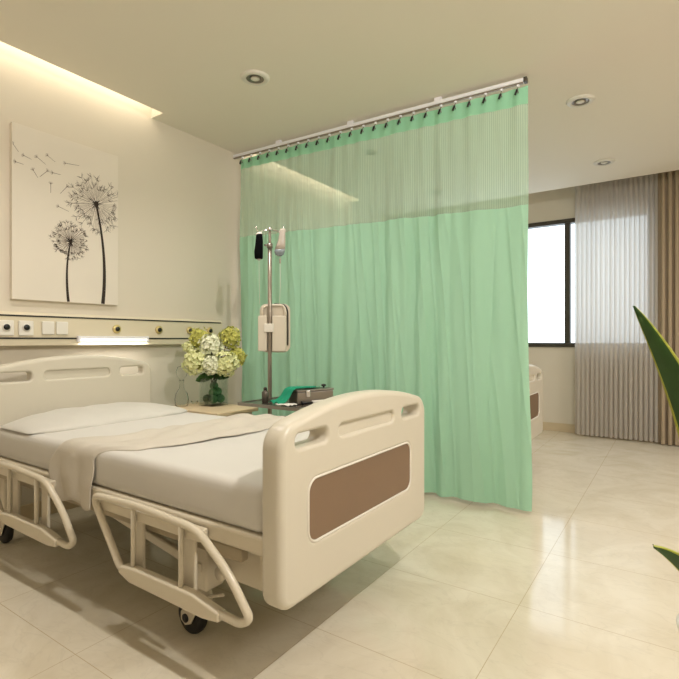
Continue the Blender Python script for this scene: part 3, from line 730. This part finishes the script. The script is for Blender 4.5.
# ------------------------------------------------------------------ window curtains
def pleated(name, y0, y1, x, n, amp, zb, zt, m, sharp=1.0, seed=0):
    rr = random.Random(seed); k = [rr.uniform(.45, 1.25) for _ in range(2 * n + 3)]; ps = [rr.uniform(-.3, .3) for _ in range(n + 2)]
    def fn(u, v):
        i = min(int(u * n), n - 1); f_ = u * n - i; f_ = f_ + .12 * (ps[i] * (1 - f_) + ps[i + 1] * f_) * math.sin(PI * f_)
        y = y0 + (y1 - y0) * u; ph = 2 * PI * f_; w_ = math.sin(ph) * k[2 * i + (1 if f_ > .5 else 0)]
        w_ = math.copysign(abs(w_) ** sharp, w_)
        z = zb + (zt - zb) * v
        return (x + amp * w_ * (1 - .2 * v), y + .010 * math.sin(ph * 2) * (1 - .3 * v), z)
    return MB().grid(fn, n * 14, 6).build(name, m)
tag(pleated('sheer_curtain', .945, .15, 6.20, 17, .030, .022, 2.98, M['sheer'], .8, 4), 'white sheer pleated curtain over half of the bright window', 'curtain')
tag(pleated('pleated_drape', .145, -.75, 6.17, 15, .040, .012, 2.98, M['drape'], .7, 3), 'tan heavy pleated drape next to the sheer window curtain', 'curtain')

# ------------------------------------------------------------------ potted plant
pc0 = FW * .82 + RT * .69
pl = thing('potted_plant', 'large potted plant with thick yellow-edged green leaves, only two leaf tips showing', 'plant', (pc0.x, pc0.y, 0))
MB().lathe([(.075, 0), (.085, .01), (.105, .58), (.11, .60), (.10, .60), (.093, .55), (.01, .55)], n=36).build('pot', M['pot'], pl)
MB().lathe([(.094, .53), (.094, .555), (.06, .565), (.01, .567)], n=24).build('soil', M['soil'], pl)
def big_leaf(base, ctl, tip, w, face=None):
    B, Cc, T = [Vector(p) for p in (base, ctl, tip)]
    nrm0 = (T - B).cross(face or Vector((0, 0, 1))).normalized()
    def fn(u, v):
        p = B * (1 - u) ** 2 + Cc * 2 * u * (1 - u) + T * u * u; d = ((Cc - B) * (1 - u) + (T - Cc) * u).normalized()
        side = (nrm0 - d * nrm0.dot(d)).normalized(); up = side.cross(d)
        k = w * min(1, (.5 + 1.6 * u)) * (1 - u ** 2.2) ** .85 + .0004; s = 2 * v - 1
        return p + side * k * s + up * (k * .35 * s * s + .010 * (1 - s * s) * (1 - u))
    def fn2(u, v):
        s = 2 * v - 1
        return fn(u, v)
    b = MB(); nu, nv = 30, 16
    V = [fn(i / nu, j / nv) for i in range(nu + 1) for j in range(nv + 1)]
    for i in range(nu):
        for j in range(nv):
            pass
    F = []; MI = []
    k0 = len(b.v); b.v += [tuple(p) for p in V]
    for i in range(nu):
        for j in range(nv):
            b.f.append([i * (nv + 1) + j, (i + 1) * (nv + 1) + j, (i + 1) * (nv + 1) + j + 1, i * (nv + 1) + j + 1])
            b.mi.append(1 if j in (0, 1, nv - 1) else 0); b.sm.append(True)
    return b.build('leaf', [M['leafdark'], M['leafedge']], pl, solid=.006)
def loc_at(u, v, d): return px_at(u, v, d) - Vector((pc0.x, pc0.y, 0))
ctr = Vector((0, 0, .55))
big_leaf(ctr + Vector((-.01, .03, 0)), loc_at(745, 472, .82), loc_at(633.5, 306, .82), .040, FW + Vector((.25, -.2, .15)))
big_leaf(ctr + Vector((-.03, .0, .01)), loc_at(712, 572, .80), loc_at(653.5, 546, .79), .022, FW * .8 + Vector((0, 0, .6)))
for a, l, h, w in ((-60, .30, .5, .03), (-95, .28, .6, .033), (-140, .26, .4, .03), (-100, .10, .66, .033)):
    d = Vector((math.cos(math.radians(a)), math.sin(math.radians(a)), 0))
    big_leaf(ctr + d * .03, ctr + d * .12 + Vector((0, 0, h * .55)), ctr + d * l + Vector((0, 0, h * .8)), w)

# put each thing's empty at the base of what it carries
def rebase(o):
    lo, hi = [1e9] * 3, [-1e9] * 3
    def walk(c):
        if c.type == 'MESH':
            for v in c.data.vertices:
                for k in range(3): lo[k] = min(lo[k], v.co[k]); hi[k] = max(hi[k], v.co[k])
        for q in c.children: walk(q)
    walk(o)
    p = Vector(((lo[0] + hi[0]) / 2, (lo[1] + hi[1]) / 2, lo[2]))
    for c in o.children: c.location -= p
    o.location += p
for o in list(COL.objects):
    if o.type == 'EMPTY' and o.parent is None and (o.location.length < 1e-6 or o == bed2): rebase(o)

# ------------------------------------------------------------------ light
W = bpy.data.worlds.new('sky'); scene.world = W; W.use_nodes = True
W.node_tree.nodes['Background'].inputs[0].default_value = (.80, .92, 1, 1); W.node_tree.nodes['Background'].inputs[1].default_value = 2.2
def lamp(name, kind, loc, energy, col, **kw):
    d = bpy.data.lights.new(name, kind); d.energy = energy; d.color = col
    for k, v in kw.items(): setattr(d, k, v)
    o = bpy.data.objects.new(name, d); COL.objects.link(o); o.location = loc; return o
def aim(o, p): o.rotation_euler = (Vector(p) - o.location).to_track_quat('-Z', 'Y').to_euler()
WARM = (1, .965, .91)
lamp('key_lamp', 'POINT', (1.0, -.5, 2.69), 132, WARM, shadow_soft_size=.045)
lamp('fill_light', 'AREA', (-1.0, -1.9, 2.72), 10, (1, .98, .95), shape='DISK', size=1.0)  # added soft ambient fill behind the camera, no fixture there
lamp('fill_light', 'AREA', (4.0, -1.7, 2.72), 50, (1, .98, .95), shape='DISK', size=1.2)  # added fill out of view, brightens the far floor
def cove(x0, x1, e):
    o = lamp('cove_light', 'AREA', ((x0 + x1) / 2, 3.14, 2.90), e, (1, .92, .74), shape='RECTANGLE', size=x1 - x0, size_y=.03)
    aim(o, ((x0 + x1) / 2, 3.26, 2.80))
cove(.32, 2.27, 3.2); cove(3.27, 5.02, 2)
for i, (x, y, e) in enumerate(((2.305, 2.21, 55), (.98, 2.21, 54), (3.80, .545, 20), (5.24, .55, 28), (3.78, 2.225, 20), (5.21, 2.22, 15))):
    o = lamp('downlight_lamp', 'SPOT', (x, y, ZC - .02), e, WARM, spot_size=2.4, spot_blend=1.0, shadow_soft_size=(.05 if x < 1 else .10))
o = lamp('reading_lamp', 'AREA', (1.96, PY - .012, 1.080), .7, (1, .95, .86), shape='RECTANGLE', size=.5, size_y=.02)

# ------------------------------------------------------------------ camera
cd = bpy.data.cameras.new('camera'); cam = bpy.data.objects.new('camera', cd); COL.objects.link(cam); scene.camera = cam
cd.sensor_width = 36; cd.lens = 36 * 495 / 679; cd.clip_start = .02
cam.location = (0, 0, CAMZ)
fw = Vector((.828, .561, 0)).normalized()
cam.rotation_euler = fw.to_track_quat('-Z', 'Y').to_euler()
scene.view_settings.view_transform = 'Standard'; scene.view_settings.look = 'None'
scene.view_settings.gamma = 1; scene.view_settings.use_curve_mapping = False
scene.view_settings.exposure = 0.0
